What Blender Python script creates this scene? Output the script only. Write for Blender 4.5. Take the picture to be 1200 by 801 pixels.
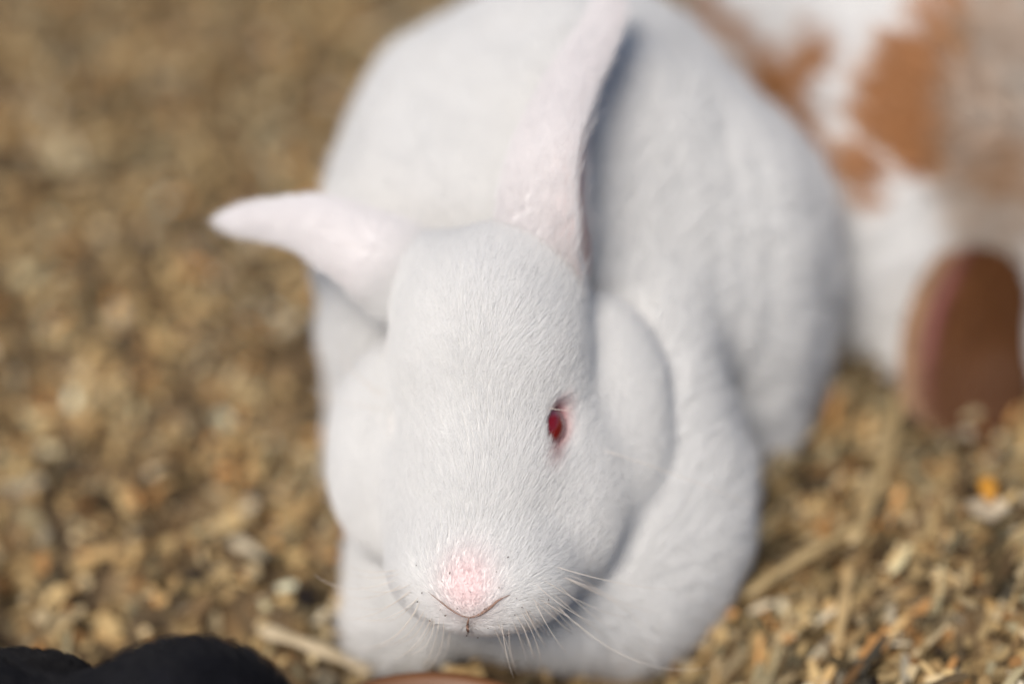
import bpy, math
import numpy as np
from mathutils import Vector, Matrix
from mathutils.bvhtree import BVHTree

for o in list(bpy.data.objects):
    bpy.data.objects.remove(o)
SC = bpy.context.scene
COL = SC.collection
rng = np.random.default_rng(7)
FUR = 1.0

# ------------------------------------------------------------------ camera
PITCH = math.radians(41)
LENS, NOSE_D = 75.0, 0.64
S = 36.0 / LENS / 1200.0
VX = np.array([1.0, 0, 0])
VV = np.array([0, math.cos(PITCH), -math.sin(PITCH)])
VU = np.array([0, math.sin(PITCH), math.cos(PITCH)])
NOSE = np.array([0.0, 0.0, 0.077])
CAM = NOSE - NOSE_D * (VV + VX * (548 - 600) * S - VU * (690 - 400.5) * S)


def P(px, py, d):
    """a point of the place seen in that direction of the photograph, d metres deep"""
    return CAM + d * (VV + VX * ((px - 600) * S) - VU * ((py - 400.5) * S))


def pix(p):
    r = np.asarray(p, float) - CAM
    d = r @ VV
    return 600 + (r @ VX) / d / S, 400.5 - (r @ VU) / d / S, d


def ground_at(px, py, z=0.0):
    d = VV + VX * ((px - 600) * S) - VU * ((py - 400.5) * S)
    return CAM + d * ((z - CAM[2]) / d[2])


cam = bpy.data.objects.new("camera", bpy.data.cameras.new("camera"))
COL.objects.link(cam)
cam.location = Vector(CAM)
cam.rotation_euler = (math.pi / 2 - PITCH, 0, 0)
cam.data.sensor_width = 36.0
cam.data.lens = LENS
cam.data.clip_start = 0.01
cam.data.clip_end = 500
cam.data.dof.use_dof = True
cam.data.dof.focus_distance = 0.637
cam.data.dof.aperture_fstop = 1.8
SC.camera = cam

# ------------------------------------------------------------------ light
SUN_EL, SUN_AZ = math.radians(55), math.radians(-28)     # azimuth from the -Y side, negative = from the left
sun_dir = np.array([math.sin(SUN_AZ) * math.cos(SUN_EL), -math.cos(SUN_AZ) * math.cos(SUN_EL), math.sin(SUN_EL)])
sl = bpy.data.lights.new("sun", "SUN")
sl.energy = 3.3
sl.angle = math.radians(26)
sl.color = (1.0, 0.93, 0.85)
so = bpy.data.objects.new("sun", sl)
COL.objects.link(so)
so.rotation_euler = Vector(sun_dir).to_track_quat("Z", "Y").to_euler()
so.location = (0, 0, 3)

world = bpy.data.worlds.new("World")
SC.world = world
world.use_nodes = True
wn = world.node_tree
bg = wn.nodes["Background"]
sky = wn.nodes.new("ShaderNodeTexSky")
sky.sky_type = "NISHITA"
sky.sun_disc = False
sky.sun_elevation = SUN_EL
sky.sun_rotation = math.atan2(sun_dir[0], sun_dir[1])
sky.air_density = 1.0
sky.dust_density = 1.0
sky.ozone_density = 1.0
wn.links.new(sky.outputs["Color"], bg.inputs["Color"])
bg.inputs["Strength"].default_value = 0.065
SC.view_settings.view_transform = "Standard"
SC.view_settings.look = "None"
SC.view_settings.exposure = 0.31
SC.view_settings.gamma = 1.0
SC.render.engine = "CYCLES"
SC.cycles.use_denoising = True
SC.cycles.max_bounces = 16
SC.cycles.diffuse_bounces = 14
SC.cycles.caustics_reflective = False
SC.cycles.caustics_refractive = False
SC.cycles_curves.shape = "RIBBONS"


# ------------------------------------------------------------------ helpers
def tag(o, label=None, cat=None, group=None, kind=None):
    for k, v in (("label", label), ("category", cat), ("group", group), ("kind", kind)):
        if v:
            o[k] = v
    return o


def empty(name, loc, label, cat):
    o = bpy.data.objects.new(name, None)
    o.empty_display_size = 0.02
    COL.objects.link(o)
    o.location = Vector(loc)
    return tag(o, label, cat)


def link_mesh(name, V, F, mat, parent=None, smooth=True, col=None):
    me = bpy.data.meshes.new(name)
    V = np.asarray(V, np.float32)
    if isinstance(F, np.ndarray):
        k = F.shape[1]
        me.vertices.add(len(V))
        me.vertices.foreach_set("co", V.ravel())
        me.loops.add(F.size)
        me.loops.foreach_set("vertex_index", F.astype(np.int32).ravel())
        me.polygons.add(len(F))
        me.polygons.foreach_set("loop_start", np.arange(0, F.size, k, dtype=np.int32))
        me.update(calc_edges=True)
        me.validate()
    else:
        me.from_pydata([tuple(v) for v in V], [], F)
    if smooth:
        me.polygons.foreach_set("use_smooth", np.ones(len(me.polygons), bool))
    if col is not None:
        at = me.color_attributes.new("col", "FLOAT_COLOR", "POINT")
        c4 = np.ones((len(V), 4), np.float32)
        c4[:, :3] = col
        at.data.foreach_set("color", c4.ravel())
    if mat:
        me.materials.append(mat)
    o = bpy.data.objects.new(name, me)
    COL.objects.link(o)
    if parent:
        o.parent = parent
        o.matrix_parent_inverse = Matrix.Translation(-parent.location)
    return o


def nodes_of(name):
    m = bpy.data.materials.new(name)
    m.use_nodes = True
    nt = m.node_tree
    return m, nt, nt.nodes, nt.links, nt.nodes["Principled BSDF"]


def skin_material(name, rough=0.8, sss=0.0, bump=0.0):
    m, nt, N, L, b = nodes_of(name)
    a = N.new("ShaderNodeVertexColor")
    a.layer_name = "col"
    L.new(a.outputs["Color"], b.inputs["Base Color"])
    b.inputs["Roughness"].default_value = rough
    b.inputs["Specular IOR Level"].default_value = 0.15
    if sss:
        b.inputs["Subsurface Weight"].default_value = sss
        b.inputs["Subsurface Radius"].default_value = (1.0, 0.35, 0.25)
        b.inputs["Subsurface Scale"].default_value = 0.004
    if bump:
        n = N.new("ShaderNodeTexNoise")
        n.inputs["Scale"].default_value = 420
        n.inputs["Detail"].default_value = 5
        tc = N.new("ShaderNodeTexCoord")
        L.new(tc.outputs["Object"], n.inputs["Vector"])
        bp = N.new("ShaderNodeBump")
        bp.inputs["Strength"].default_value = bump
        bp.inputs["Distance"].default_value = 0.002
        L.new(n.outputs["Fac"], bp.inputs["Height"])
        L.new(bp.outputs["Normal"], b.inputs["Normal"])
    return m


def fur_material(name, transl=0.28, gloss=0.03):
    m, nt, N, L, b = nodes_of(name)
    out = N["Material Output"]
    N.remove(b)
    a = N.new("ShaderNodeAttribute")
    a.attribute_name = "hair_col"
    d = N.new("ShaderNodeBsdfDiffuse")
    t = N.new("ShaderNodeBsdfTranslucent")
    g = N.new("ShaderNodeBsdfGlossy")
    g.inputs["Roughness"].default_value = 0.45
    mx = N.new("ShaderNodeMixShader")
    mx.inputs[0].default_value = transl
    mg = N.new("ShaderNodeMixShader")
    mg.inputs[0].default_value = gloss
    L.new(a.outputs["Color"], d.inputs["Color"])
    L.new(a.outputs["Color"], t.inputs["Color"])
    L.new(d.outputs[0], mx.inputs[1])
    L.new(t.outputs[0], mx.inputs[2])
    L.new(mx.outputs[0], mg.inputs[1])
    L.new(g.outputs[0], mg.inputs[2])
    L.new(mg.outputs[0], out.inputs["Surface"])
    return m


def flat_material(name, rgb, rough=0.6, spec=0.3):
    m, nt, N, L, b = nodes_of(name)
    b.inputs["Base Color"].default_value = (*rgb, 1)
    b.inputs["Roughness"].default_value = rough
    b.inputs["Specular IOR Level"].default_value = spec
    return m


# ---- signed distance modelling
def nrm(v):
    v = np.asarray(v, float)
    return v / np.linalg.norm(v)


def rotm(axis, deg):
    return np.array(Matrix.Rotation(math.radians(deg), 3, Vector(axis)))


def ell(c, r, R=None):
    return ("e", np.asarray(c, float), np.asarray(r, float), R)


def cone(a, b, ra, rb):
    return ("c", np.asarray(a, float), np.asarray(b, float), ra, rb)


def sdf_one(X, pr):
    if pr[0] == "e":
        _, c, r, R = pr
        q = X - c.astype(np.float32)
        if R is not None:
            q = q @ R.astype(np.float32)
        r = r.astype(np.float32)
        k0 = np.sqrt(((q / r) ** 2).sum(-1))
        k1 = np.sqrt(((q / r ** 2) ** 2).sum(-1)) + 1e-6
        return k0 * (k0 - 1) / k1
    _, a, b, ra, rb = pr
    ab = (b - a).astype(np.float32)
    q = X - a.astype(np.float32)
    t = np.clip((q @ ab) / (ab @ ab), 0, 1)
    return np.sqrt(((q - t[..., None] * ab) ** 2).sum(-1)) - (ra + (rb - ra) * t)


def smin(a, b, k):
    h = np.maximum(k - np.abs(a - b), 0) / k
    return np.minimum(a, b) - h * h * k * 0.25


def surface_nets(fun, lo, hi, h):
    n = np.ceil((np.asarray(hi) - lo) / h).astype(int) + 1
    ax = [np.asarray(lo[i] + h * np.arange(n[i]), np.float32) for i in range(3)]
    F = np.empty(n, np.float32)
    for s in range(0, n[0], 24):
        g = np.stack(np.meshgrid(ax[0][s:s + 24], ax[1], ax[2], indexing="ij"), -1)
        F[s:s + 24] = fun(g)
    ins = F < 0
    cnt = np.zeros(n - 1, np.int8)
    cs = [(i, j, k) for i in (0, 1) for j in (0, 1) for k in (0, 1)]
    sl_ = lambda i, N_: slice(i, N_ - 1 + i)
    for (i, j, k) in cs:
        cnt += ins[sl_(i, n[0]), sl_(j, n[1]), sl_(k, n[2])]
    act = np.argwhere((cnt > 0) & (cnt < 8))
    idx = -np.ones(n - 1, np.int64)
    idx[tuple(act.T)] = np.arange(len(act))
    val = np.stack([F[act[:, 0] + i, act[:, 1] + j, act[:, 2] + k] for (i, j, k) in cs], 1)
    acc = np.zeros((len(act), 3))
    num = np.zeros(len(act))
    for p in range(8):
        for q in range(p + 1, 8):
            dd = np.array(cs[q]) - np.array(cs[p])
            if np.abs(dd).sum() != 1:
                continue
            a, b = val[:, p], val[:, q]
            m = (a < 0) != (b < 0)
            t = np.where(m, a / np.where(m, a - b, 1), 0)
            acc[m] += (np.array(cs[p]) + t[:, None] * dd)[m]
            num[m] += 1
    V = np.asarray(lo) + h * (act + acc / num[:, None])
    quads = []
    for axis in range(3):
        o1, o2 = (axis + 1) % 3, (axis + 2) % 3
        a = np.moveaxis(ins, axis, 0)
        ch = np.argwhere(a[:-1] != a[1:])
        base = np.zeros_like(ch)
        base[:, axis] = ch[:, 0]
        rest = [x for x in range(3) if x != axis]
        base[:, rest[0]] = ch[:, 1]
        base[:, rest[1]] = ch[:, 2]
        ok = (base[:, o1] > 0) & (base[:, o2] > 0) & (base[:, o1] < n[o1] - 1) & (base[:, o2] < n[o2] - 1)
        base = base[ok]
        flip = ins[tuple(base.T)]
        e1 = np.eye(3, dtype=int)[o1]
        e2 = np.eye(3, dtype=int)[o2]
        qd = np.stack([idx[tuple((base - s * e1 - t * e2).T)] for s, t in ((0, 0), (1, 0), (1, 1), (0, 1))], 1)
        qd[~flip] = qd[~flip][:, ::-1]
        quads.append(qd)
    Q = np.concatenate(quads)
    return V, Q


def smooth_mesh(V, Q, it, w=0.5):
    e = np.concatenate([Q[:, [0, 1]], Q[:, [1, 2]], Q[:, [2, 3]], Q[:, [3, 0]]])
    e = np.concatenate([e, e[:, ::-1]])
    deg = np.bincount(e[:, 0], minlength=len(V))[:, None]
    for _ in range(it):
        s = np.stack([np.bincount(e[:, 0], V[e[:, 1], i], len(V)) for i in range(3)], 1)
        V = V * (1 - w) + w * s / np.maximum(deg, 1)
    return V


def vnormals(V, Q):
    fn = np.cross(V[Q[:, 2]] - V[Q[:, 0]], V[Q[:, 3]] - V[Q[:, 1]])
    N_ = np.zeros_like(V)
    for i in range(4):
        for k in range(3):
            N_[:, k] += np.bincount(Q[:, i], fn[:, k], len(V))
    return N_ / (np.linalg.norm(N_, axis=1, keepdims=True) + 1e-12)


def sines(X, f, seed):
    """cheap smooth pseudo-noise, one value per point"""
    r = np.random.default_rng(seed)
    out = 0
    for i in range(6):
        k = r.normal(size=3)
        k *= f * r.uniform(0.6, 1.6) / np.linalg.norm(k)
        out = out + np.sin(X @ k + r.uniform(0, 6.3))
    return out / 6 ** 0.5


def grow_fur(name, roots, nor, flow, length, rad, colour, mat, parent, lift=0.45, frizz=0.25, clump=0.35, clump_size=0.004, npts=5, seed=1):
    """hair strands combed along flow; all arguments are per-root arrays"""
    r = np.random.default_rng(seed)
    n = len(roots)
    fl = flow - (flow * nor).sum(1, keepdims=True) * nor
    fl /= np.linalg.norm(fl, axis=1, keepdims=True) + 1e-9
    side = np.cross(nor, fl)
    sw = sines(roots, 170, seed + 3) * 0.18 + r.normal(0, frizz, n)
    fl = fl + side * sw[:, None]
    fl /= np.linalg.norm(fl, axis=1, keepdims=True)
    lf = (lift * (1 + 0.2 * sines(roots, 260, seed + 4)) + r.normal(0, 0.10, n))[:, None]
    lf = np.clip(lf, 0.08, 1.4)
    L_ = (length * r.uniform(0.65, 1.15, n))[:, None]
    t = np.linspace(0, 1, npts)[None, :, None]
    d0 = nor * lf * 1.5 + fl * 0.7
    d0 /= np.linalg.norm(d0, axis=1, keepdims=True)
    d1 = nor * (lf * 0.25) + fl
    d1 /= np.linalg.norm(d1, axis=1, keepdims=True)
    pts = roots[:, None] + L_[:, None] * (d0[:, None] * (t - 0.5 * t ** 2) + d1[:, None] * (0.5 * t ** 2) + nor[:, None] * 0)
    # clumps: tips lean to the tip of the hair that owns their little cell
    cell = np.floor(roots / clump_size + 0.35 * np.stack([sines(roots, 300, seed + 5 + i) for i in range(3)], 1)).astype(np.int64)
    key = (cell[:, 0] * 73856093) ^ (cell[:, 1] * 19349663) ^ (cell[:, 2] * 83492791)
    _, inv = np.unique(key, return_inverse=True)
    cn = np.bincount(inv)
    tip = np.stack([np.bincount(inv, pts[:, -1, i]) / cn for i in range(3)], 1)[inv]
    wc = np.asarray(clump, float).reshape(-1, 1, 1) * (t ** 1.6)
    pts = pts + (tip - pts[:, -1])[:, None] * wc
    cu = bpy.data.hair_curves.new(name)
    cu.add_curves([npts] * n)
    cu.attributes["position"].data.foreach_set("vector", pts.astype(np.float32).ravel())
    ra = cu.attributes.new("radius", "FLOAT", "POINT") if "radius" not in cu.attributes else cu.attributes["radius"]
    rr = np.broadcast_to(np.asarray(rad, np.float32).reshape(-1, 1), (n, 1)) * (1 - 0.85 * np.linspace(0, 1, npts)[None] ** 1.5)
    ra.data.foreach_set("value", rr.astype(np.float32).ravel())
    ca = cu.attributes.new("hair_col", "FLOAT_COLOR", "CURVE")
    c4 = np.ones((n, 4), np.float32)
    c4[:, :3] = colour
    ca.data.foreach_set("color", c4.ravel())
    cu.materials.append(mat)
    o = bpy.data.objects.new(name, cu)
    COL.objects.link(o)
    o.parent = parent
    o.matrix_parent_inverse = Matrix.Translation(-parent.location)
    return o


def sample_mesh(V, Q, N_, dens, seed):
    """random roots on the quads; dens = hairs per square metre, per vertex"""
    r = np.random.default_rng(seed)
    T = np.concatenate([Q[:, [0, 1, 2]], Q[:, [0, 2, 3]]])
    area = 0.5 * np.linalg.norm(np.cross(V[T[:, 1]] - V[T[:, 0]], V[T[:, 2]] - V[T[:, 0]]), axis=1)
    w = area * dens[T].mean(1)
    n = int(w.sum())
    cdf = np.cumsum(w)
    ti = np.searchsorted(cdf, r.uniform(0, cdf[-1], n))
    ti = np.minimum(ti, len(T) - 1)
    b = r.dirichlet((1, 1, 1), n)
    tri = T[ti]
    roots = (V[tri] * b[..., None]).sum(1)
    nn = (N_[tri] * b[..., None]).sum(1)
    nn /= np.linalg.norm(nn, axis=1, keepdims=True) + 1e-9
    return roots, nn, tri, b


def tube(points, radii, k=5):
    pts = [np.asarray(p, float) for p in points]
    V, F = [], []
    for i, p in enumerate(pts):
        t = nrm(pts[min(i + 1, len(pts) - 1)] - pts[max(i - 1, 0)])
        a = np.cross(t, [0.3, 0.2, 0.93])
        a = nrm(a)
        b = np.cross(t, a)
        for j in range(k):
            w = 2 * math.pi * j / k
            V.append(p + radii[i] * (a * math.cos(w) + b * math.sin(w)))
    for i in range(len(pts) - 1):
        for j in range(k):
            F.append((i * k + j, i * k + (j + 1) % k, (i + 1) * k + (j + 1) % k, (i + 1) * k + j))
    F.append(tuple(range(k))[::-1])
    F.append(tuple((len(pts) - 1) * k + j for j in range(k)))
    return np.array(V), F


def bez(p0, p1, p2, n):
    t = np.linspace(0, 1, n)[:, None]
    return (1 - t) ** 2 * np.asarray(p0) + 2 * t * (1 - t) * np.asarray(p1) + t ** 2 * np.asarray(p2)


def catmull(ctrl, n):
    c = np.asarray(ctrl, float)
    c = np.vstack([2 * c[0] - c[1], c, 2 * c[-1] - c[-2]])
    out = []
    m = len(c) - 3
    for x in np.linspace(0, m - 1e-6, n):
        i = int(x)
        t = x - i
        p0, p1, p2, p3 = c[i:i + 4]
        out.append(0.5 * (2 * p1 + (p2 - p0) * t + (2 * p0 - 5 * p1 + 4 * p2 - p3) * t ** 2 + (3 * p1 - p0 - 3 * p2 + p3) * t ** 3))
    return np.array(out)


def ear_shell(spine, widths, nrms, curl, thick=0.0026, ns=40, nc=20, ecc=1.0):
    """a cupped ear: spine points, half widths, direction its convex back faces, half opening angle"""
    pts = catmull(np.column_stack([spine, np.asarray(widths)[:, None], nrms, np.asarray(curl)[:, None]]), ns)
    C, W, Nn, K = pts[:, :3], pts[:, 3], pts[:, 4:7], pts[:, 7]
    Vo, par = [], []
    for i in range(ns):
        T = nrm(C[min(i + 1, ns - 1)] - C[max(i - 1, 0)])
        n = nrm(Nn[i] - T * (Nn[i] @ T))
        s = np.cross(T, n)
        if s @ VX < 0 and abs(s @ VX) > 0.2:
            pass
        k = math.radians(K[i])
        w = W[i]
        end = min(1.0, (ns - 1 - i) / 5.0)
        w = max(w * math.sqrt(max(end * (2 - end), 0.0)), 0.0008)
        R = w / math.sin(min(k, math.pi / 2)) if ecc == 1.0 else w
        ph = np.linspace(-k, k, nc)
        outer = C[i] + np.outer(ecc * R * np.sin(ph), s) + np.outer(R * (np.cos(ph) - 1), n)
        rad = np.outer(np.sin(ph) / ecc, s) + np.outer(np.cos(ph), n)
        rad /= np.linalg.norm(rad, axis=1, keepdims=True)
        th = thick * (0.35 + 0.65 * np.sin(np.linspace(0, math.pi, nc)))[:, None] * (0.5 + 0.5 * end)
        inner = outer - rad * th
        ring = np.vstack([outer, inner[::-1]])
        Vo.append(ring)
        par.append(np.column_stack([np.full(2 * nc, i / (ns - 1)), np.r_[ph / k, ph[::-1] / k], np.r_[np.zeros(nc), np.ones(nc)]]))
    V = np.vstack(Vo)
    par = np.vstack(par)
    m = 2 * nc
    Q = []
    for i in range(ns - 1):
        for j in range(m):
            Q.append((i * m + j, i * m + (j + 1) % m, (i + 1) * m + (j + 1) % m, (i + 1) * m + j))
    a = (ns - 1) * m
    for j in range(nc - 1):
        Q.append((a + j, a + j + 1, a + m - 2 - j, a + m - 1 - j))
    Q = np.array(Q)
    N_ = vnormals(V, Q)
    # outward check on the back of the ear
    mid = (ns // 2) * m + nc // 2
    if N_[mid] @ nrms[len(nrms) // 2] < 0:
        Q = Q[:, ::-1]
        N_ = -N_
    flow = np.zeros_like(V)
    for i in range(ns):
        flow[i * m:(i + 1) * m] = nrm(C[min(i + 1, ns - 1)] - C[max(i - 1, 0)])
    return V, Q, N_, par, flow



# ------------------------------------------------------------------ white rabbit
FACE = P(559, 500, 0.638)


def head_frame(origin, yaw, roll, tilt, base=(VX, VU, -VV)):
    B = np.column_stack(base)
    R = rotm(base[2], roll) @ rotm(base[1], yaw) @ rotm(base[0], tilt)
    return origin, R @ B


HO, HM = head_frame(FACE, -9, -2.5, -5)


def hp(a, b, c):
    return HO + HM @ np.array([a, b, c])


def hcoord(X):
    return (X - HO) @ HM


def head_prims(hp, HM):
    e = lambda c, r, R=None: ell(hp(*c), r, HM if R is None else HM @ R)
    pr = [
        e((-0.0035, 0.029, -0.034), (0.0300, 0.035, 0.034)),       # skull
        e((0.0008, 0.002, -0.034), (0.0246, 0.042, 0.031)),       # brow
        e((0, -0.022, -0.026), (0.0205, 0.034, 0.025)),           # bridge
        e((0, -0.0415, -0.026), (0.0205, 0.0150, 0.022)),           # muzzle
        e((0.0225, -0.017, -0.044), (0.0185, 0.031, 0.023)),      # cheeks
        e((-0.0155, -0.022, -0.043), (0.0185, 0.032, 0.024)),
    ]
    for s in (-1, 1):
        pr += [e((s * 0.0108, -0.0450, -0.022), (0.0132, 0.0105, 0.017))]   # whisker pad
    pr += [e((0, -0.0465, -0.010), (0.0085, 0.0085, 0.0085))]     # nose
    pr += [ell(P(622, 318, .675), (0.012, 0.013, 0.013)), ell(P(496, 322, .682), (0.010, 0.010, 0.011))]   # roots of the ears
    return pr


def ev(pr, X, k):
    d = sdf_one(X, pr[0])
    for q in pr[1:]:
        d = smin(d, sdf_one(X, q), k)
    return d


def white_solid(X):
    X = X.astype(np.float32)
    head = ev(head_prims(hp, HM), X, 0.014)
    jowl = ev([ell(hp(0.000, -0.008, -0.064), (0.040, 0.046, 0.020), HM),
               ell(hp(-0.030, -0.006, -0.050), (0.025, 0.034, 0.014), HM),
               ell(hp(0.028, 0.008, -0.051), (0.021, 0.036, 0.015), HM)], X, 0.02)
    d = smin(head, jowl, 0.0065)
    body = smin(ev(BODY[:4] + BODY[-3:], X, 0.042), ev(BODY[4:-3], X, 0.030), 0.006 + 0.030 * np.clip((X[..., 2] - 0.045) / 0.05, 0, 1))
    return smin(d, body, 0.006)


def trace(px, py, field, d0=0.5):
    """first point of a surface met along one line of sight"""
    dr = nrm(P(px, py, 1.0) - CAM)
    t = d0
    for _ in range(60):
        f = float(field((CAM + dr * t)[None])[0])
        t += f * 0.8
        if abs(f) < 1e-5:
            break
    return CAM + dr * t


def grad(p, field):
    h = 1e-3
    return nrm([float(field((p + h * e)[None])[0] - field((p - h * e)[None])[0]) for e in np.eye(3)])


def white_field(X):
    d = white_solid(X)
    for i, (c, R) in enumerate(SOCKETS):
        d = -smin(-d, sdf_one(X.astype(np.float32), ell(c, (0.0076, 0.0054, 0.0066) if i == 0 else (0.0060, 0.0026, 0.005), R)), 0.001)
    return d


BODY = [
    ell((0.032, 0.182, 0.085), (0.052, 0.080, 0.056)),            # trunk
    ell((0.037, 0.200, 0.080), (0.050, 0.066, 0.062)),            # rump
    ell((0.096, 0.169, 0.052), (0.031, 0.050, 0.058), rotm((0, 0, 1), -14)),  # thigh
    ell((-0.018, 0.180, 0.060), (0.026, 0.062, 0.064)),
    ell((0.029, 0.076, 0.035), (0.058, 0.053, 0.040)),            # chest
    ell((0.060, 0.094, 0.044), (0.020, 0.034, 0.050)),            # shoulder
    ell((-0.024, 0.145, 0.048), (0.023, 0.042, 0.048)),
    cone((0.056, 0.085, 0.016), (0.054, 0.052, 0.012), 0.016, 0.012),   # fore paws
    cone((-0.016, 0.085, 0.016), (-0.026, 0.044, 0.011), 0.016, 0.011),
    cone((0.098, 0.21, 0.012), (0.092, 0.140, 0.010), 0.014, 0.010),   # hind feet
    cone((-0.030, 0.20, 0.012), (-0.032, 0.115, 0.012), 0.014, 0.012),
    ell((0.055, 0.270, 0.06), (0.018, 0.020, 0.020)),             # tail
]
root = empty("white_rabbit", (0.03, 0.10, 0.0), "white red-eyed rabbit crouching on the bedding with its ears apart", "rabbit")
SOCKETS, EYES = [], []
for px, py, sd, tiltd in ((655, 499, 1, -16), (464, 501, -1, 12)):
    p = trace(px, py, white_solid)
    g_ = grad(p, white_solid)
    out = nrm(g_ * 0.75 + HM[:, 0] * sd * 0.5 + HM[:, 2] * 0.15)
    up = nrm(HM[:, 1] - out * (HM[:, 1] @ out))
    up = rotm(out, tiltd) @ up
    R = np.column_stack([up, np.cross(out, up), out])
    SOCKETS.append((p, R))
    EYES.append((p - out * (0.0080 if sd > 0 else 0.0098), nrm(out + HM[:, 2] * 0.25), up, p))
BV, BQ = surface_nets(white_field, np.array([-0.09, -0.03, -0.006]), np.array([0.16, 0.31, 0.18]), 0.0018)
BV = smooth_mesh(BV, BQ, 4)
BN = vnormals(BV, BQ)
_b = np.clip((-hcoord(BV)[:, 2] - 0.06) / 0.03, 0, 1)
BV = BV + BN * (_b * (0.0006 * sines(BV * np.array([1, .45, .7]), 210, 15) + 0.0005 * sines(BV * np.array([1, .5, .8]), 420, 16)))[:, None]
BN = vnormals(BV, BQ)
cw = lambda v: nrm(v)
earR = ear_shell([P(576, 352, .694), P(579, 305, .680), P(582, 262, .672), P(590, 210, .670), P(607, 158, .674), P(640, 90, .684), P(688, 18, .698), P(712, -22, .706)],
                 np.array([104, 104, 98, 91, 83, 66, 48, 40]) * 0.000268, np.array([-VX * .98 + VV * .17] * 4 + [-VX * .98 + VV * .10, -VX * .95 - VV * .25, -VX * .85 - VV * .5, -VX * .8 - VV * .6]), [96, 94, 92, 90, 88, 84, 80, 78], ecc=0.42)
earL = ear_shell([P(500, 338, .672), P(458, 300, .671), P(410, 274, .674), P(360, 254, .680), P(308, 252, .688), P(256, 257, .696)],
                 np.array([52, 52, 45, 36, 23, 13]) * 0.000268, np.array([-VV * .85 + VU * .3 - VX * .1] * 6), [95, 85, 75, 70, 65, 60])
WHITE = np.array([0.80, 0.79, 0.775])
FURW = np.array([0.885, 0.882, 0.876])                         # a single white hair absorbs very little
PINK = np.array([0.72, 0.42, 0.40])


def white_colour(X):
    h = hcoord(X)
    c = np.tile(WHITE, (len(X), 1))
    k = np.exp(-((h[:, 0] - 0.000) / 0.0070) ** 2 - ((h[:, 1] + 0.0470) / 0.0080) ** 2) * (h[:, 2] > -0.03)
    c = c + (np.array([0.80, 0.625, 0.62]) - c) * np.clip(k * 1.15, 0, 1)[:, None]
    for c_, R in SOCKETS[:1]:                                     # bare pink rims of the eyes, wet at the inner corner
        q = (X - c_) @ R
        r = np.sqrt((q[:, 0] / 0.0078) ** 2 + (q[:, 1] / 0.0055) ** 2 + (q[:, 2] / 0.007) ** 2)
        k = np.clip(1.22 - r, 0, 0.3) / 0.3
        q2 = np.exp(-((q[:, 0] + 0.0095) / 0.004) ** 2 - (q[:, 1] / 0.0025) ** 2 - (q[:, 2] / 0.006) ** 2)
        c = c + (np.array([0.36, 0.11, 0.12]) - c) * (np.clip(k + 0.95 * q2, 0, 1) * 0.85)[:, None]
    return c


V, Q, N_ = [BV], [BQ], [BN]
col = [white_colour(BV)]
off = len(BV)
for E in (earR, earL):
    V.append(E[0]); Q.append(E[1] + off); N_.append(E[2])
    m = np.clip((np.abs(E[3][:, 1]) - 0.75) / 0.25, 0, 1)[:, None]
    ce = np.where(E[3][:, 2:3] > 0.5, np.array([[0.80, 0.56, 0.52]]), np.array([[0.86, 0.845, 0.84]]) * (1 - m) + m * np.array([[0.80, 0.64, 0.61]]))
    col.append(ce)
    off += len(E[0])
V, Q, N_, col = np.vstack(V), np.vstack(Q), np.vstack(N_), np.vstack(col)
SKIN = skin_material("rabbit_skin", 0.8, bump=0.3)
body = link_mesh("body", V, Q, SKIN, root, True, col)

# ---- eyes
EYEM = skin_material("albino_eye", 0.05)
EYEM.node_tree.nodes["Principled BSDF"].inputs["Specular IOR Level"].default_value = 0.6
EYEM.node_tree.nodes["Principled BSDF"].inputs["Coat Weight"].default_value = 0.5


def eyeball(c, out, parent, r=0.0086, pupil=(0.17, 0.002, 0.006), iris=(0.17, 0.045, 0.065)):
    Vv, Fq = [], []
    nr, nsg = 16, 24
    a0 = np.cross(out, [0, 0, 1.0]); a0 = nrm(a0); b0 = np.cross(out, a0)
    cl = []
    for i in range(nr + 1):
        th = math.pi * i / nr
        for j in range(nsg):
            w = 2 * math.pi * j / nsg
            Vv.append(c + r * (out * math.cos(th) + (a0 * math.cos(w) + b0 * math.sin(w)) * math.sin(th)))
            k = min(max((th - 0.42) / 0.08, 0), 1)
            cc = np.array(pupil) * (1 - k) + np.array(iris) * k
            if th > 1.5:
                cc = np.array([0.45, 0.20, 0.21])
            cl.append(cc)
    for i in range(nr):
        for j in range(nsg):
            Fq.append((i * nsg + j, (i + 1) * nsg + j, (i + 1) * nsg + (j + 1) % nsg, i * nsg + (j + 1) % nsg))
    return link_mesh("eye", Vv, np.array(Fq), EYEM, parent, True, np.array(cl))


for c, out, up, p in EYES:
    eyeball(c, nrm(out - up * 0.10), root)

# ---- coat
FURM = fur_material("white_fur")
BLACKM = fur_material("black_fur", 0.1, 0.02)
h = hcoord(BV)
ishead = np.clip((h[:, 2] + 0.062) / 0.02, 0, 1) * (h[:, 1] > -0.08) * (np.abs(h[:, 0]) < 0.07)
nozzle = np.exp(-(h[:, 0] / 0.012) ** 2 - ((h[:, 1] + 0.048) / 0.010) ** 2) * (h[:, 2] > -0.03)
bare = np.zeros(len(BV))
for i_, (c_, R) in enumerate(SOCKETS):
    q = (BV - c_) @ R
    r = np.sqrt((q[:, 0] / (0.0081 if i_ == 0 else 0.0064)) ** 2 + (q[:, 1] / (0.0057 if i_ == 0 else 0.0028)) ** 2 + (q[:, 2] / 0.010) ** 2)
    bare = np.maximum(bare, np.clip((1.1 - r) / 0.15, 0, 1))
seen = np.clip((BN @ nrm(CAM - np.array([0, .1, .08])) + 0.5) / 0.2, 0.03, 1)
dens = (8.5e6 * ishead + 2.2e6 * (1 - ishead)) * (1 - bare) * seen * FUR * (1 - 0.35 * nozzle)
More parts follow.
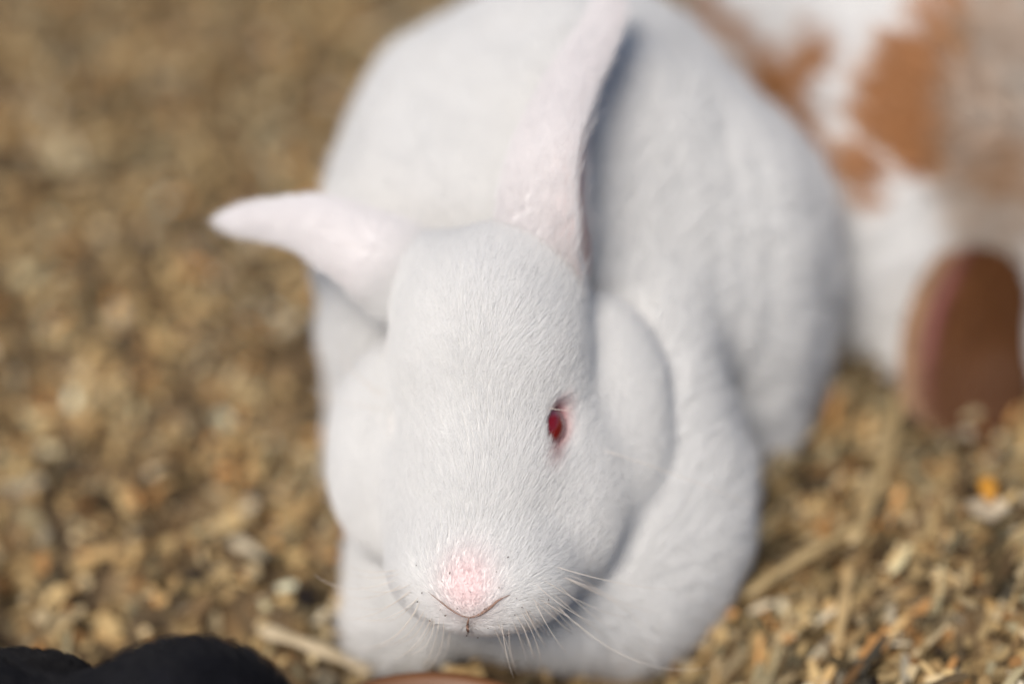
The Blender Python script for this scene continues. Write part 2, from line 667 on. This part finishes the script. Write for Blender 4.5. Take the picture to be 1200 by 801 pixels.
ro, nn, tri, bw = sample_mesh(BV, BQ, BN, dens, 11)
hd = (ishead[tri] * bw).sum(1)
nz = (nozzle[tri] * bw).sum(1)
hh = hcoord(ro)
fh = HM[:, 1] * 1.0 - HM[:, 2] * 0.5 + HM[:, 0] * (hh[:, :1] * 9)
side = np.clip(-(hh[:, 1:2] + 0.030) / 0.02, 0, 1) * np.clip((np.abs(hh[:, :1]) - 0.009) / 0.012, 0, 1)
fh = fh * (1 - side) + side * (HM[:, 0] * np.sign(hh[:, :1]) * np.clip(np.abs(hh[:, :1]) / 0.01, 0.2, 1) - HM[:, 2] * 0.9 + HM[:, 1] * 0.2)
fb = np.array([0.0, 1.0, -0.35]) + np.array([1.0, 0, 0]) * ((ro[:, :1] - 0.04) * 4)
flow = fh * hd[:, None] + fb * (1 - hd[:, None])
ln = (0.0054 * hd + 0.0160 * (1 - hd)) * (1 - 0.80 * nz)
rd = (0.000046 * hd + 0.00012 * (1 - hd)) * rng.uniform(0.6, 1.3, len(ro))
cf = FURW * (0.36 + 0.64 * white_colour(ro) / WHITE)
cf = np.clip(cf + rng.normal(0, 0.02, (len(ro), 1)), 0, 0.985)
grow_fur("fur", ro, nn, flow, ln, rd, cf, FURM, root, lift=0.36, frizz=0.20, clump=0.30 * (1 - 0.9 * nz), clump_size=0.0016 + 0.0024 * (1 - hd[:, None]), seed=21)
for E, sgn in ((earR, 1), (earL, -1)):
    back = E[3][:, 2] < 0.5
    edge = np.clip((np.abs(E[3][:, 1]) - 0.82) / 0.18, 0, 1)
    de = np.where(back, 9e6 * (1 - 0.4 * edge), 1.2e6) * FUR
    ro, nn, tri, bw = sample_mesh(E[0], E[1], E[2], de, 12 + sgn)
    fl = (E[4][tri] * bw[..., None]).sum(1)
    tt = np.clip((E[3][tri][..., 0] * bw).sum(1) / 0.3, 0, 1)[:, None]
    ce = FURW * (1 - tt) + np.array([0.89, 0.868, 0.868]) * tt
    grow_fur("fur", ro, nn, fl, 0.0062 - 0.0024 * tt[:, 0] + 0.004 * np.clip((np.abs((E[3][tri][..., 1] * bw).sum(1)) - 0.75) / 0.25, 0, 1), np.full(len(ro), 0.00005), ce, FURM, root, lift=0.32, frizz=0.2, clump=0.15, clump_size=0.003, seed=30 + sgn)

# ---- nostril folds and cleft of the nose: tubes on the skin, crease shade in their colour
body_bvh = BVHTree.FromPolygons([tuple(v) for v in BV], [tuple(q) for q in BQ.tolist()])


def on_skin(px, py, lift=0.0):
    dr = Vector(nrm(P(px, py, 1.0) - CAM))
    hit, no, _, _ = body_bvh.ray_cast(Vector(CAM), dr)
    return np.array(hit) + np.array(no) * lift, np.array(no)


NOSTRIL = flat_material("nostril_crease_shade", (0.27, 0.165, 0.125), 0.8)
for pts in ([(550, 721), (540, 718), (527, 710), (514, 700), (504, 692)],
            [(550, 721), (561, 718), (573, 710), (584, 701), (597, 695)],
            [(550, 719), (549, 726), (549, 733), (551, 741)]):
    path = catmull([on_skin(x, y, 0.0008 if len(pts) == 5 else 0.0016)[0] for x, y in pts], 12)
    rr = (0.00038 if pts[-1][0] > 545 else 0.00017) * np.sin(np.linspace(0.3, math.pi, 12)) ** 1.3 + 0.00008
    v, f = tube(path, rr, 6)
    link_mesh("nostril" if len(pts) == 5 else "mouth_cleft", v, f, NOSTRIL, root)

# ---- dirt specks round the mouth
DIRT = flat_material("dirt_speck", (0.07, 0.035, 0.02), 0.9)
dv, df = [], []
for x, y in [(530, 671), (522, 680), (580, 670), (583, 686), (538, 708), (567, 708), (556, 714), (544, 693), (552, 691),
             (593, 654), (526, 715), (508, 720), (482, 708), (494, 663), (600, 714), (608, 706), (637, 698), (626, 728),
             (594, 735), (588, 740), (571, 728), (560, 738), (520, 709), (602, 697), (548, 736), (500, 691), (495, 700)]:
    p, n_ = on_skin(x, y, 0.0022)
    a_ = nrm(np.cross(n_, rng.normal(size=3)))
    b_ = np.cross(n_, a_)
    l, w = rng.uniform(0.0002, 0.0006), rng.uniform(0.00013, 0.00026)
    k = len(dv)
    dv += [p + a_ * l, p + b_ * w, p - a_ * l, p - b_ * w, p + n_ * w * 1.5, p - n_ * w]
    df += [(k + i, k + (i + 1) % 4, k + 4) for i in range(4)] + [(k + (i + 1) % 4, k + i, k + 5) for i in range(4)]
tag(link_mesh("dirt_specks", dv, df, DIRT, root, False), kind="stuff")

# ---- whiskers
WH = flat_material("whisker", (0.78, 0.70, 0.62), 0.35, 0.4)
WSPEC = []
for i in range(26):                                               # right pad, sweeping down and out
    u_ = i / 25
    x0, y0 = 655 - 75 * u_ + rng.uniform(-14, 14), 672 + 62 * u_ + rng.uniform(-10, 10)
    y0 = min(y0, 738)
    ang = math.radians(20 + 62 * u_ + rng.uniform(-8, 8))
    L_ = rng.uniform(60, 125) * (1 - 0.45 * u_)
    WSPEC.append((x0, y0, x0 + L_ * math.cos(ang), y0 + L_ * math.sin(ang), rng.uniform(-0.2, 0.1), rng.uniform(0.0, 0.02)))
for i in range(20):                                               # left pad
    u_ = i / 19
    x0, y0 = 470 + 50 * u_ + rng.uniform(-8, 8), 668 + 62 * u_ + rng.uniform(-8, 8)
    y0 = min(y0, 733)
    ang = math.radians(185 - 78 * u_ + rng.uniform(-8, 8))
    L_ = rng.uniform(60, 120) * (1 - 0.4 * u_)
    WSPEC.append((x0, y0, x0 + L_ * math.cos(ang), y0 + L_ * math.sin(ang), rng.uniform(0.15, 0.35), rng.uniform(0.0, 0.02)))
WSPEC += [(700, 525, 893, 596, -0.03, 0.01), (648, 705, 830, 782, -0.22, 0.01), (646, 662, 790, 690, -0.1, 0.01),
          (458, 465, 385, 412, 0.05, 0.0), (455, 480, 360, 455, 0.08, 0.0), (452, 470, 395, 400, 0.1, 0.0),
          (662, 474, 640, 458, 0.1, 0.0), (640, 478, 676, 482, 0.0, -0.001)]
for (x0, y0, x1, y1, bend, dd) in WSPEC:
    try:
        p, n_ = on_skin(x0, y0, 0.0)
    except TypeError:
        continue
    d0 = pix(p)[2]
    q = P(x1, y1, d0 + dd + 0.004)
    ln_ = np.linalg.norm(q - p)
    perp = np.cross(nrm(q - p), VV)
    mid = (p + q) / 2 + perp * bend * ln_ + n_ * 0.12 * ln_
    path = bez(p, mid, q, 10)
    v, f = tube(path, 0.00010 * (1 - 0.8 * np.linspace(0, 1, 10)) + 0.00002, 4)
    link_mesh("whisker", v, f, WH, root)


# ------------------------------------------------------------------ rabbits beside and in front
def coat_rabbit(name, label, prims, lo, hi, ears, colour, loc, k=0.03, n=90000, rad=0.00020, length=0.013, seed=5, step=0.0028, flow_dir=(0, 1, -0.3), eyes=(), ear_colour=None, mat=None):
    mat = mat or FURM
    rt = empty(name, loc, label, "rabbit")
    V_, Q_ = surface_nets(lambda X: ev(prims, X.astype(np.float32), k), np.array(lo), np.array(hi), step)
    V_ = smooth_mesh(V_, Q_, 3)
    N0 = vnormals(V_, Q_)
    Vs, Qs, cs, of = [V_], [Q_], [colour(V_)], len(V_)
    for E in ears:
        Vs.append(E[0]); Qs.append(E[1] + of); of += len(E[0])
        cs.append(ear_colour(E))
    link_mesh("body", np.vstack(Vs), np.vstack(Qs), SKIN, rt, True, np.vstack(cs))
    area = 0.5 * np.linalg.norm(np.cross(V_[Q_[:, 2]] - V_[Q_[:, 0]], V_[Q_[:, 3]] - V_[Q_[:, 1]]), axis=1).sum()
    ro, nn, tri, bw = sample_mesh(V_, Q_, N0, np.full(len(V_), n / area * FUR), seed)
    fl = np.tile(np.asarray(flow_dir, float), (len(ro), 1))
    grow_fur("fur", ro, nn, fl, np.full(len(ro), length), np.full(len(ro), rad), np.clip(colour(ro, 1) * (1 + rng.normal(0, 0.06, (len(ro), 1))), 0, 0.95), mat, rt, lift=0.4, clump=0.4, clump_size=0.006, seed=seed + 1)
    for E in ears:
        back = E[3][:, 2] < 0.5
        ro, nn, tri, bw = sample_mesh(E[0], E[1], E[2], np.where(back, 2.5e6, 3e5) * FUR, seed + 2)
        ce = (ear_colour(E)[tri] * bw[..., None]).sum(1)
        grow_fur("fur", ro, nn, (E[4][tri] * bw[..., None]).sum(1), np.full(len(ro), 0.005), np.full(len(ro), 0.00012), ce, mat, rt, lift=0.3, clump=0.4, seed=seed + 3)
    for c, out in eyes:
        eyeball(np.array(c), nrm(out), rt, 0.0075, (0.01, 0.006, 0.004), (0.05, 0.025, 0.012))
    return rt


BROWN = np.array([0.40, 0.205, 0.09])
TAN = np.array([0.40, 0.27, 0.17])
SPOTS = [(790, 0, .016), (740, 12, .014), (825, 30, .010), (760, -30, .02), (908, 85, .009), (900, 120, .010), (915, 150, .012), (945, 175, .012), (962, 72, .009), (925, 110, .014), (950, 155, .012), (938, 190, .012), (700, 10, .016), (810, 25, .014), (850, 20, .008),
         (965, 95, .006), (930, 205, .010), (965, 195, .008), (1070, 88, .010), (1050, 120, .011), (1085, 130, .012), (1060, 160, .009), (1105, 165, .008), (1040, 150, .009), (1082, 195, .006), (945, 225, .006), (880, 40, .006),
         (1022, 180, .005), (1026, 205, .0055), (1028, 235, .0045), (1100, 110, .008), (1195, 210, .010), (1110, 10, .009), (1125, 50, .009)]


def spotted(X, fur=0):
    W = np.array([0.80, 0.79, 0.77]) if not fur else FWHITE
    d = np.full(len(X), 9.0)
    wob = 0.0034 * sines(X, 300, 77) + 0.0034 * sines(X * np.array([1.6, .6, .6]), 750, 78)
    for c, r in SPOT_PTS:
        d = np.minimum(d, np.linalg.norm(X - c, axis=1) - r * 1.3)
    f = np.clip(0.5 - (d + wob) / 0.004, 0, 1)[:, None]
    c = W * (1 - f) + BROWN * (1.35 if fur else 1.0) * f
    # the mottled buff neck and the brown head
    q = (X - NECK) / np.array([0.027, 0.060, 0.062])
    g_ = np.clip((1.1 - np.linalg.norm(q, axis=1)) / 0.35 + 0.12 * sines(X, 260, 79), 0, 1)[:, None]
    q = (X - np.array([0.240, 0.208, 0.084])) / np.array([0.034, 0.034, 0.030])
    h_ = np.clip((1.1 - np.linalg.norm(q, axis=1)) / 0.3 + 0.1 * sines(X, 260, 81), 0, 1)[:, None]
    mott = (0.5 + 0.5 * np.clip(sines(X, 380, 80), -1, 1))[:, None]
    c = c * (1 - g_ * 0.8) + g_ * 0.8 * (TAN * 1.15 * mott + np.array([0.52, 0.44, 0.36]) * (1 - mott))
    return c * (1 - h_) + BROWN * h_


def lop_colour(E):
    b = np.tile(np.array([0.165, 0.068, 0.026]), (len(E[0]), 1))
    p = E[3][:, 1] * LOPSIGN
    m = np.clip((p - 0.76) / 0.06, 0, 1)[:, None]
    b = b * (1 - m) + np.array([0.50, 0.32, 0.20]) * m
    k2 = np.exp(-((p - 0.68) / 0.06) ** 2)[:, None] * np.exp(-((E[3][:, 0] - 0.62) / 0.22) ** 2)[:, None]
    b = b * (1 - 0.85 * k2) + np.array([0.40, 0.15, 0.16]) * 0.85 * k2
    return np.where(E[3][:, 2:3] > 0.5, np.array([[0.50, 0.25, 0.23]]), b)


FWHITE = FURW
LOPSIGN = 1
lopn = [nrm(-VV * .9 + VX * .35)] * 4
lop = ear_shell([P(1215, 190, .84), P(1192, 285, .800), P(1160, 390, .775), P(1146, 512, .774)], np.array([40, 58, 88, 80]) * 0.00031, np.array(lopn), [62, 58, 52, 42])
lop2 = ear_shell([(0.268, 0.225, 0.085), (0.295, 0.225, 0.07), (0.305, 0.215, 0.04), (0.303, 0.21, 0.018)], [0.012, 0.02, 0.02, 0.014], np.array([[0.8, -0.4, 0.4]] * 4), [70, 60, 55, 50])
R15 = rotm((0, 0, 1), 12)
SPOTTED = [
    ell((0.178, 0.315, 0.080), (0.072, 0.110, 0.078), R15),
    ell((0.170, 0.350, 0.080), (0.076, 0.075, 0.080), R15),
    ell((0.186, 0.245, 0.062), (0.050, 0.052, 0.062)),
    ell((0.153, 0.212, 0.042), (0.024, 0.028, 0.045)),
    cone((0.168, 0.215, 0.02), (0.172, 0.180, 0.012), 0.016, 0.012),
    cone((0.215, 0.225, 0.02), (0.222, 0.180, 0.012), 0.016, 0.012),
    cone((0.235, 0.36, 0.014), (0.240, 0.27, 0.012), 0.015, 0.013),
    ell((0.225, 0.240, 0.085), (0.038, 0.036, 0.040)),
    ell((0.236, 0.205, 0.066), (0.030, 0.034, 0.034)),
    ell((0.252, 0.175, 0.048), (0.022, 0.028, 0.024)),
    ell((0.260, 0.158, 0.040), (0.018, 0.016, 0.017)),
    ell((0.155, 0.440, 0.06), (0.02, 0.02, 0.02)),
]
SPOT_PTS = [(trace(x, y, lambda X: ev(SPOTTED, X.astype(np.float32), 0.03)), r) for x, y, r in SPOTS]
NECK = trace(1190, 150, lambda X: ev(SPOTTED, X.astype(np.float32), 0.03))
SPOT_PTS = [(c, r) for c, r in SPOT_PTS if c[1] < 0.6 and c[2] > -0.01]
coat_rabbit("spotted_rabbit", "brown and white spotted lop-eared rabbit behind the white one", SPOTTED, (0.07, 0.12, -0.008), (0.30, 0.48, 0.19), [lop, lop2], spotted, (0.18, 0.30, 0.0), seed=41, flow_dir=(-0.2, 1, -0.4), ear_colour=lop_colour,
    eyes=[((0.2605, 0.208, 0.074), (0.9, 0.3, 0.3)), ((0.2110, 0.188, 0.074), (-0.9, -0.35, 0.3))])


def black(X, fur=0):
    return np.tile(np.array([0.009, 0.009, 0.012]), (len(X), 1))


BH = P(222, 866, 0.60)
bear = [ear_shell([BH + np.array([-0.014, t, 0.012]), P(95, 838, .603) + np.array([0, t, 0]), P(35, 800, .606) + np.array([0, t, 0]), P(-60, 800, .61) + np.array([0, t, 0]), P(-150, 850, .61) + np.array([0, t, 0])], [0.009, 0.013, 0.015, 0.013, 0.006], np.array([[-0.2, 0.1, 1.0]] * 5), [90, 80, 75, 65, 50]) for t in (0.004, -0.030)]
coat_rabbit("black_rabbit", "black furry rabbit in the near left corner, its head and ears showing", [
    ell((-0.225, -0.060, 0.060), (0.074, 0.064, 0.056)),
    ell((-0.250, -0.060, 0.060), (0.062, 0.066, 0.060)),
    ell((-0.150, -0.060, 0.048), (0.044, 0.046, 0.044)),
    ell((-0.250, -0.010, 0.045), (0.050, 0.022, 0.045)),
    ell((-0.250, -0.110, 0.045), (0.050, 0.022, 0.045)),
    ell(BH, (0.0315, 0.027, 0.0285)),
    cone(BH + np.array([-0.010, 0, -0.012]), (-0.125, -0.055, 0.055), 0.024, 0.032),
    ell(BH + np.array([0.010, -0.018, -0.016]), (0.022, 0.022, 0.020)),
    cone((-0.115, -0.020, 0.03), (-0.075, -0.022, 0.011), 0.015, 0.011),
    cone((-0.115, -0.070, 0.03), (-0.075, -0.072, 0.011), 0.015, 0.011),
    cone((-0.22, 0.008, 0.012), (-0.15, 0.008, 0.011), 0.013, 0.011),
    ell((-0.320, -0.050, 0.05), (0.018, 0.018, 0.018)),
], (-0.36, -0.15, -0.012), (0.0, 0.06, 0.16), bear, black, (-0.17, -0.05, 0.0), k=0.012, mat=BLACKM, seed=51, n=80000, flow_dir=(-1, 0.1, -0.2), length=0.006, rad=0.00012,
    ear_colour=lambda E: np.tile(np.array([0.007, 0.0065, 0.008]), (len(E[0]), 1)),
    eyes=[(BH + np.array([0.016, 0.014, -0.006]), (0.5, 0.8, 0.2)), (BH + np.array([0.012, -0.025, -0.006]), (0.5, -0.8, 0.2))])


# ------------------------------------------------------------------ the bedding
def gz(x, y):
    x, y = np.asarray(x, float), np.asarray(y, float)
    sg = lambda v: 1 / (1 + np.exp(-v))
    m = 0.030 * sg((x - 0.125) / 0.016) * sg((0.115 - y) / 0.024) * sg((0.9 - x) / 0.1) * sg((y + 0.7) / 0.1)
    far = sg((np.hypot(x, y) - 2.5) / 0.3)
    X = np.stack([x, y, 0 * x], -1).reshape(-1, 3)
    w = (0.0045 * sines(X, 110, 91) + 0.0035 * sines(X, 230, 92)).reshape(x.shape)
    return (m + w) * (1 - far) - 0.004


def ground_sheet():
    a = np.r_[-60, -20, -8, -3, -1.5, np.arange(-0.9, 1.1, 0.009), 1.5, 3, 8, 20, 60]
    X, Y = np.meshgrid(a, a, indexing="ij")
    Z = gz(X, Y)
    V_ = np.stack([X, Y, Z], -1).reshape(-1, 3)
    m = len(a)
    i, j = np.meshgrid(np.arange(m - 1), np.arange(m - 1), indexing="ij")
    q = np.stack([i * m + j, (i + 1) * m + j, (i + 1) * m + j + 1, i * m + j + 1], -1).reshape(-1, 4)
    mt, nt, N, L, b = nodes_of("bedding_dirt")
    tc = N.new("ShaderNodeTexCoord")
    n1 = N.new("ShaderNodeTexNoise"); n1.inputs["Scale"].default_value = 70; n1.inputs["Detail"].default_value = 8
    L.new(tc.outputs["Object"], n1.inputs["Vector"])
    cr = N.new("ShaderNodeValToRGB")
    cr.color_ramp.elements[0].position = 0.35; cr.color_ramp.elements[0].color = (0.05, 0.033, 0.018, 1)
    cr.color_ramp.elements[1].position = 0.7; cr.color_ramp.elements[1].color = (0.30, 0.20, 0.10, 1)
    L.new(n1.outputs["Fac"], cr.inputs["Fac"])
    L.new(cr.outputs["Color"], b.inputs["Base Color"])
    b.inputs["Roughness"].default_value = 0.95
    bp = N.new("ShaderNodeBump"); bp.inputs["Strength"].default_value = 0.8; bp.inputs["Distance"].default_value = 0.004
    L.new(n1.outputs["Fac"], bp.inputs["Height"]); L.new(bp.outputs["Normal"], b.inputs["Normal"])
    tag(link_mesh("ground", V_, q, mt), kind="structure")


ground_sheet()


def chip_material():
    m, nt, N, L, b = nodes_of("wood_shaving")
    a = N.new("ShaderNodeVertexColor"); a.layer_name = "col"
    tc = N.new("ShaderNodeTexCoord")
    n1 = N.new("ShaderNodeTexNoise"); n1.inputs["Scale"].default_value = 300; n1.inputs["Detail"].default_value = 4
    L.new(tc.outputs["Object"], n1.inputs["Vector"])
    mr = N.new("ShaderNodeMapRange"); mr.inputs["To Min"].default_value = 0.7; mr.inputs["To Max"].default_value = 1.25
    L.new(n1.outputs["Fac"], mr.inputs["Value"])
    mx = N.new("ShaderNodeVectorMath"); mx.operation = "SCALE"
    L.new(a.outputs["Color"], mx.inputs[0]); L.new(mr.outputs["Result"], mx.inputs["Scale"])
    L.new(mx.outputs["Vector"], b.inputs["Base Color"])
    b.inputs["Roughness"].default_value = 0.75
    b.inputs["Specular IOR Level"].default_value = 0.25
    return m


CHIP = chip_material()
PALETTE = np.array([[.46, .33, .165], [.56, .44, .27], [.42, .28, .13], [.52, .27, .10], [.34, .29, .18], [.20, .125, .06], [.62, .54, .41], [.10, .07, .04]])
PWT = np.array([.26, .16, .20, .10, .09, .09, .05, .05])


def flakes(n, xr, yr, lr, wr, seed, name, tilt=0.5, zl=0.012, aim=None, spread=9.0, bend=0.35):
    r = np.random.default_rng(seed)
    x, y = r.uniform(*xr, n), r.uniform(*yr, n)
    z = gz(x, y) + r.uniform(0.0, zl, n)
    L_, W_ = r.uniform(*lr, n), r.uniform(*wr, n)
    yaw = r.uniform(0, 2 * math.pi, n) if aim is None else r.normal(aim, spread, n)
    t1, t2 = r.normal(0, tilt, n), r.normal(0, tilt, n)
    u = np.stack([np.cos(yaw) * np.cos(t1), np.sin(yaw) * np.cos(t1), np.sin(t1)], 1)
    w0 = np.stack([-np.sin(yaw), np.cos(yaw), 0 * yaw], 1)
    nn = np.cross(u, w0)
    w = w0 * np.cos(t2)[:, None] + nn * np.sin(t2)[:, None]
    nn = np.cross(u, w)
    curl = r.normal(0, bend, n)
    c = np.stack([x, y, z], 1)
    Vv = []
    for k in range(4):
        s_ = (k / 3 - 0.5)
        ce = c + u * (L_ * s_)[:, None] + nn * (curl * L_ * (s_ ** 2 - .08) * 1.6)[:, None]
        ww = W_ * 0.5 * (r.uniform(0.45, 1.0, n) if k in (0, 3) else r.uniform(0.8, 1.1, n))
        Vv += [ce + w * ww[:, None], ce - w * ww[:, None]]
    V_ = np.stack(Vv, 1)
    base = np.arange(n)[:, None] * 8
    q = np.concatenate([base + np.array([2 * k, 2 * k + 1, 2 * k + 3, 2 * k + 2]) for k in range(3)])
    ci = r.choice(len(PALETTE), n, p=PWT / PWT.sum())
    # neighbours tend to be alike: pale patches, and dark gaps painted into the tone
    X = np.stack([x, y, 0 * x], 1)
    tone = np.clip(1.02 + 0.26 * sines(X, 140, 95) + 0.38 * sines(X, 280, 96) + r.normal(0, 0.12, n), 0.13, 1.6)
    tone = tone * (1 - 0.8 * np.clip((sines(X, 230, 97) - 0.75) / 0.3, 0, 1))       # shaded gaps between flakes, painted as dark clumps
    col_ = PALETTE[ci] * tone[:, None] * np.array([0.88, 0.87, 0.82])
    col_ = np.repeat(np.clip(col_, 0.01, 0.72)[:, None], 8, 1).reshape(-1, 3)
    o = link_mesh(name, V_.reshape(-1, 3), q, CHIP, None, True, col_)
    return tag(o, kind="stuff")


flakes(9000, (-0.42, 0.55), (-0.18, 0.80), (.006, .016), (.003, .007), 61, "wood_shavings")
flakes(42000, (-0.42, 0.55), (-0.18, 0.80), (.003, .008), (.002, .004), 62, "sawdust_crumbs", 0.6, 0.014)
flakes(5000, (0.06, 0.36), (-0.10, 0.20), (.006, .022), (.0012, .0035), 63, "chopped_straw", 0.35, 0.014, math.radians(55), 0.45, 0.06)
for a_, b_ in (((-3, 3), (0.8, 4)), ((-3, -0.42), (-1.5, 0.8)), ((0.55, 3), (-1.5, 0.8)), ((-0.42, 0.55), (-1.5, -0.18))):
    ar = (a_[1] - a_[0]) * (b_[1] - b_[0])
    flakes(int(ar * 4200), a_, b_, (.008, .024), (.004, .011), 64, "wood_shavings")


def straw(px0, py0, px1, py1, w, rgb, label, lift=0.012, bend=0.0, z0=None):
    a, b = ground_at(px0, py0, 0.01), ground_at(px1, py1, 0.01)
    for p in (a, b):
        p[2] = float(gz(p[0], p[1])) + lift
    mid = (a + b) / 2 + np.array([bend, 0, 0.003])
    path = bez(a, mid, b, 12)
    t = nrm(b - a)
    s = nrm(np.cross([0, 0, 1.0], t))
    V_, F_ = [], []
    for i, p in enumerate(path):
        ww = w * (0.8 + 0.2 * math.sin(i * 1.3)) * (0.6 if i in (0, 11) else 1)
        for j in range(8):                                        # a flattened hollow stalk
            an = 2 * math.pi * j / 8
            V_.append(p + s * ww * math.cos(an) + np.array([0, 0, 1.0]) * ww * 0.42 * math.sin(an))
    for i in range(11):
        for j in range(8):
            F_.append((i * 8 + j, i * 8 + (j + 1) % 8, (i + 1) * 8 + (j + 1) % 8, (i + 1) * 8 + j))
    F_ += [tuple(range(8))[::-1], tuple(88 + j for j in range(8))]
    m = bpy.data.materials.get("straw_%d" % int(rgb[0] * 1000))
    if not m:
        m, nt, N, L, b_ = nodes_of("straw_%d" % int(rgb[0] * 1000))
        tc = N.new("ShaderNodeTexCoord")
        nz_ = N.new("ShaderNodeTexNoise"); nz_.inputs["Scale"].default_value = 180
        L.new(tc.outputs["Object"], nz_.inputs["Vector"])
        cr = N.new("ShaderNodeValToRGB")
        cr.color_ramp.elements[0].color = (*[c * 0.65 for c in rgb], 1)
        cr.color_ramp.elements[1].color = (*[min(c * 1.3, 0.8) for c in rgb], 1)
        L.new(nz_.outputs["Fac"], cr.inputs["Fac"]); L.new(cr.outputs["Color"], b_.inputs["Base Color"])
        b_.inputs["Roughness"].default_value = 0.5
    o = link_mesh("straw_stalk", V_, F_, m)
    return tag(o, label, "straw", "straw stalks lying on the bedding")


straw(306, 750, 436, 777, 0.0034, (.56, .45, .29), "short flat pale straw beside the white rabbit's left paw", 0.014)
straw(1052, 478, 990, 690, 0.0026, (.40, .29, .14), "long golden straw leading up towards the spotted rabbit's ear", 0.020, 0.006)
straw(868, 716, 1000, 652, 0.0024, (.40, .25, .11), "brown straw slanting away from the white rabbit's right flank", 0.013)
straw(992, 690, 975, 800, 0.0024, (.47, .33, .16), "tan straw running to the bottom edge right of the white rabbit", 0.013)
straw(425, 60, 545, 8, 0.0036, (.52, .43, .27), "pale straw behind the white rabbit's back, left of its upright ear", 0.014)

# the pale wood chip with an orange grain on it, right of the rabbits
cx = ground_at(1145, 648, 0.02)
cx[2] = float(gz(cx[0], cx[1])) + 0.015
flk_v, flk_f = [], []
for i in range(10):
    an = 2 * math.pi * i / 10
    r_ = 0.0055 * (1 + 0.18 * math.sin(3 * an + 1) + 0.1 * math.cos(5 * an))
    for zz in (0.0, 0.0016):
        flk_v.append((cx[0] + r_ * math.cos(an) * 1.15, cx[1] + r_ * math.sin(an) * 0.9, cx[2] + zz + 0.0015 * math.sin(2 * an)))
for i in range(10):
    j = (i + 1) % 10
    flk_f.append((2 * i, 2 * j, 2 * j + 1, 2 * i + 1))
flk_f += [tuple(2 * i + 1 for i in range(10)), tuple(2 * i for i in range(9, -1, -1))]
tag(link_mesh("wood_chip", flk_v, flk_f, flat_material("pale_wood", (.46, .38, .27), 0.8), None, False), "pale round wood chip under the orange grain, right of the rabbits", "wood chip")
kv, kf = surface_nets(lambda X: ev([ell((0, 0, 0), (.0034, .0048, .0026)), ell((.0, -.004, 0.0), (.0016, .0028, .0016))], X.astype(np.float32), 0.002), np.array([-.006, -.009, -.005]), np.array([.006, .007, .005]), 0.0007)
kv = kv + np.array([cx[0] + 0.001, cx[1] + 0.006, cx[2] + 0.0048])
tag(link_mesh("grain", kv, kf, flat_material("orange_grain", (.50, .23, .03), 0.45)), "small orange grain lying on the pale wood chip", "grain")

# ------------------------------------------------------------------ earthenware dish in front
prof = [(0.0, 0.004), (0.034, 0.004), (0.044, 0.010), (0.049, 0.030), (0.0515, 0.0335), (0.0545, 0.0335), (0.0565, 0.030), (0.054, 0.018), (0.048, 0.002), (0.040, 0.0), (0.0, 0.0)]
pv, pf = [], []
bc = np.array([-0.012, -0.049, -0.0005])
ns_ = 64
for (r_, z_) in prof:
    for j in range(ns_):
        an = 2 * math.pi * j / ns_
        pv.append(bc + np.array([max(r_, 0.0004) * math.cos(an), max(r_, 0.0004) * math.sin(an), z_]))
for i in range(len(prof) - 1):
    for j in range(ns_):
        pf.append((i * ns_ + j, i * ns_ + (j + 1) % ns_, (i + 1) * ns_ + (j + 1) % ns_, (i + 1) * ns_ + j))
tag(link_mesh("feeding_dish", pv, pf, flat_material("earthenware", (.17, .075, .034), 0.5, 0.35)), "smooth brown rim of a dish under the white rabbit's chin", "dish")
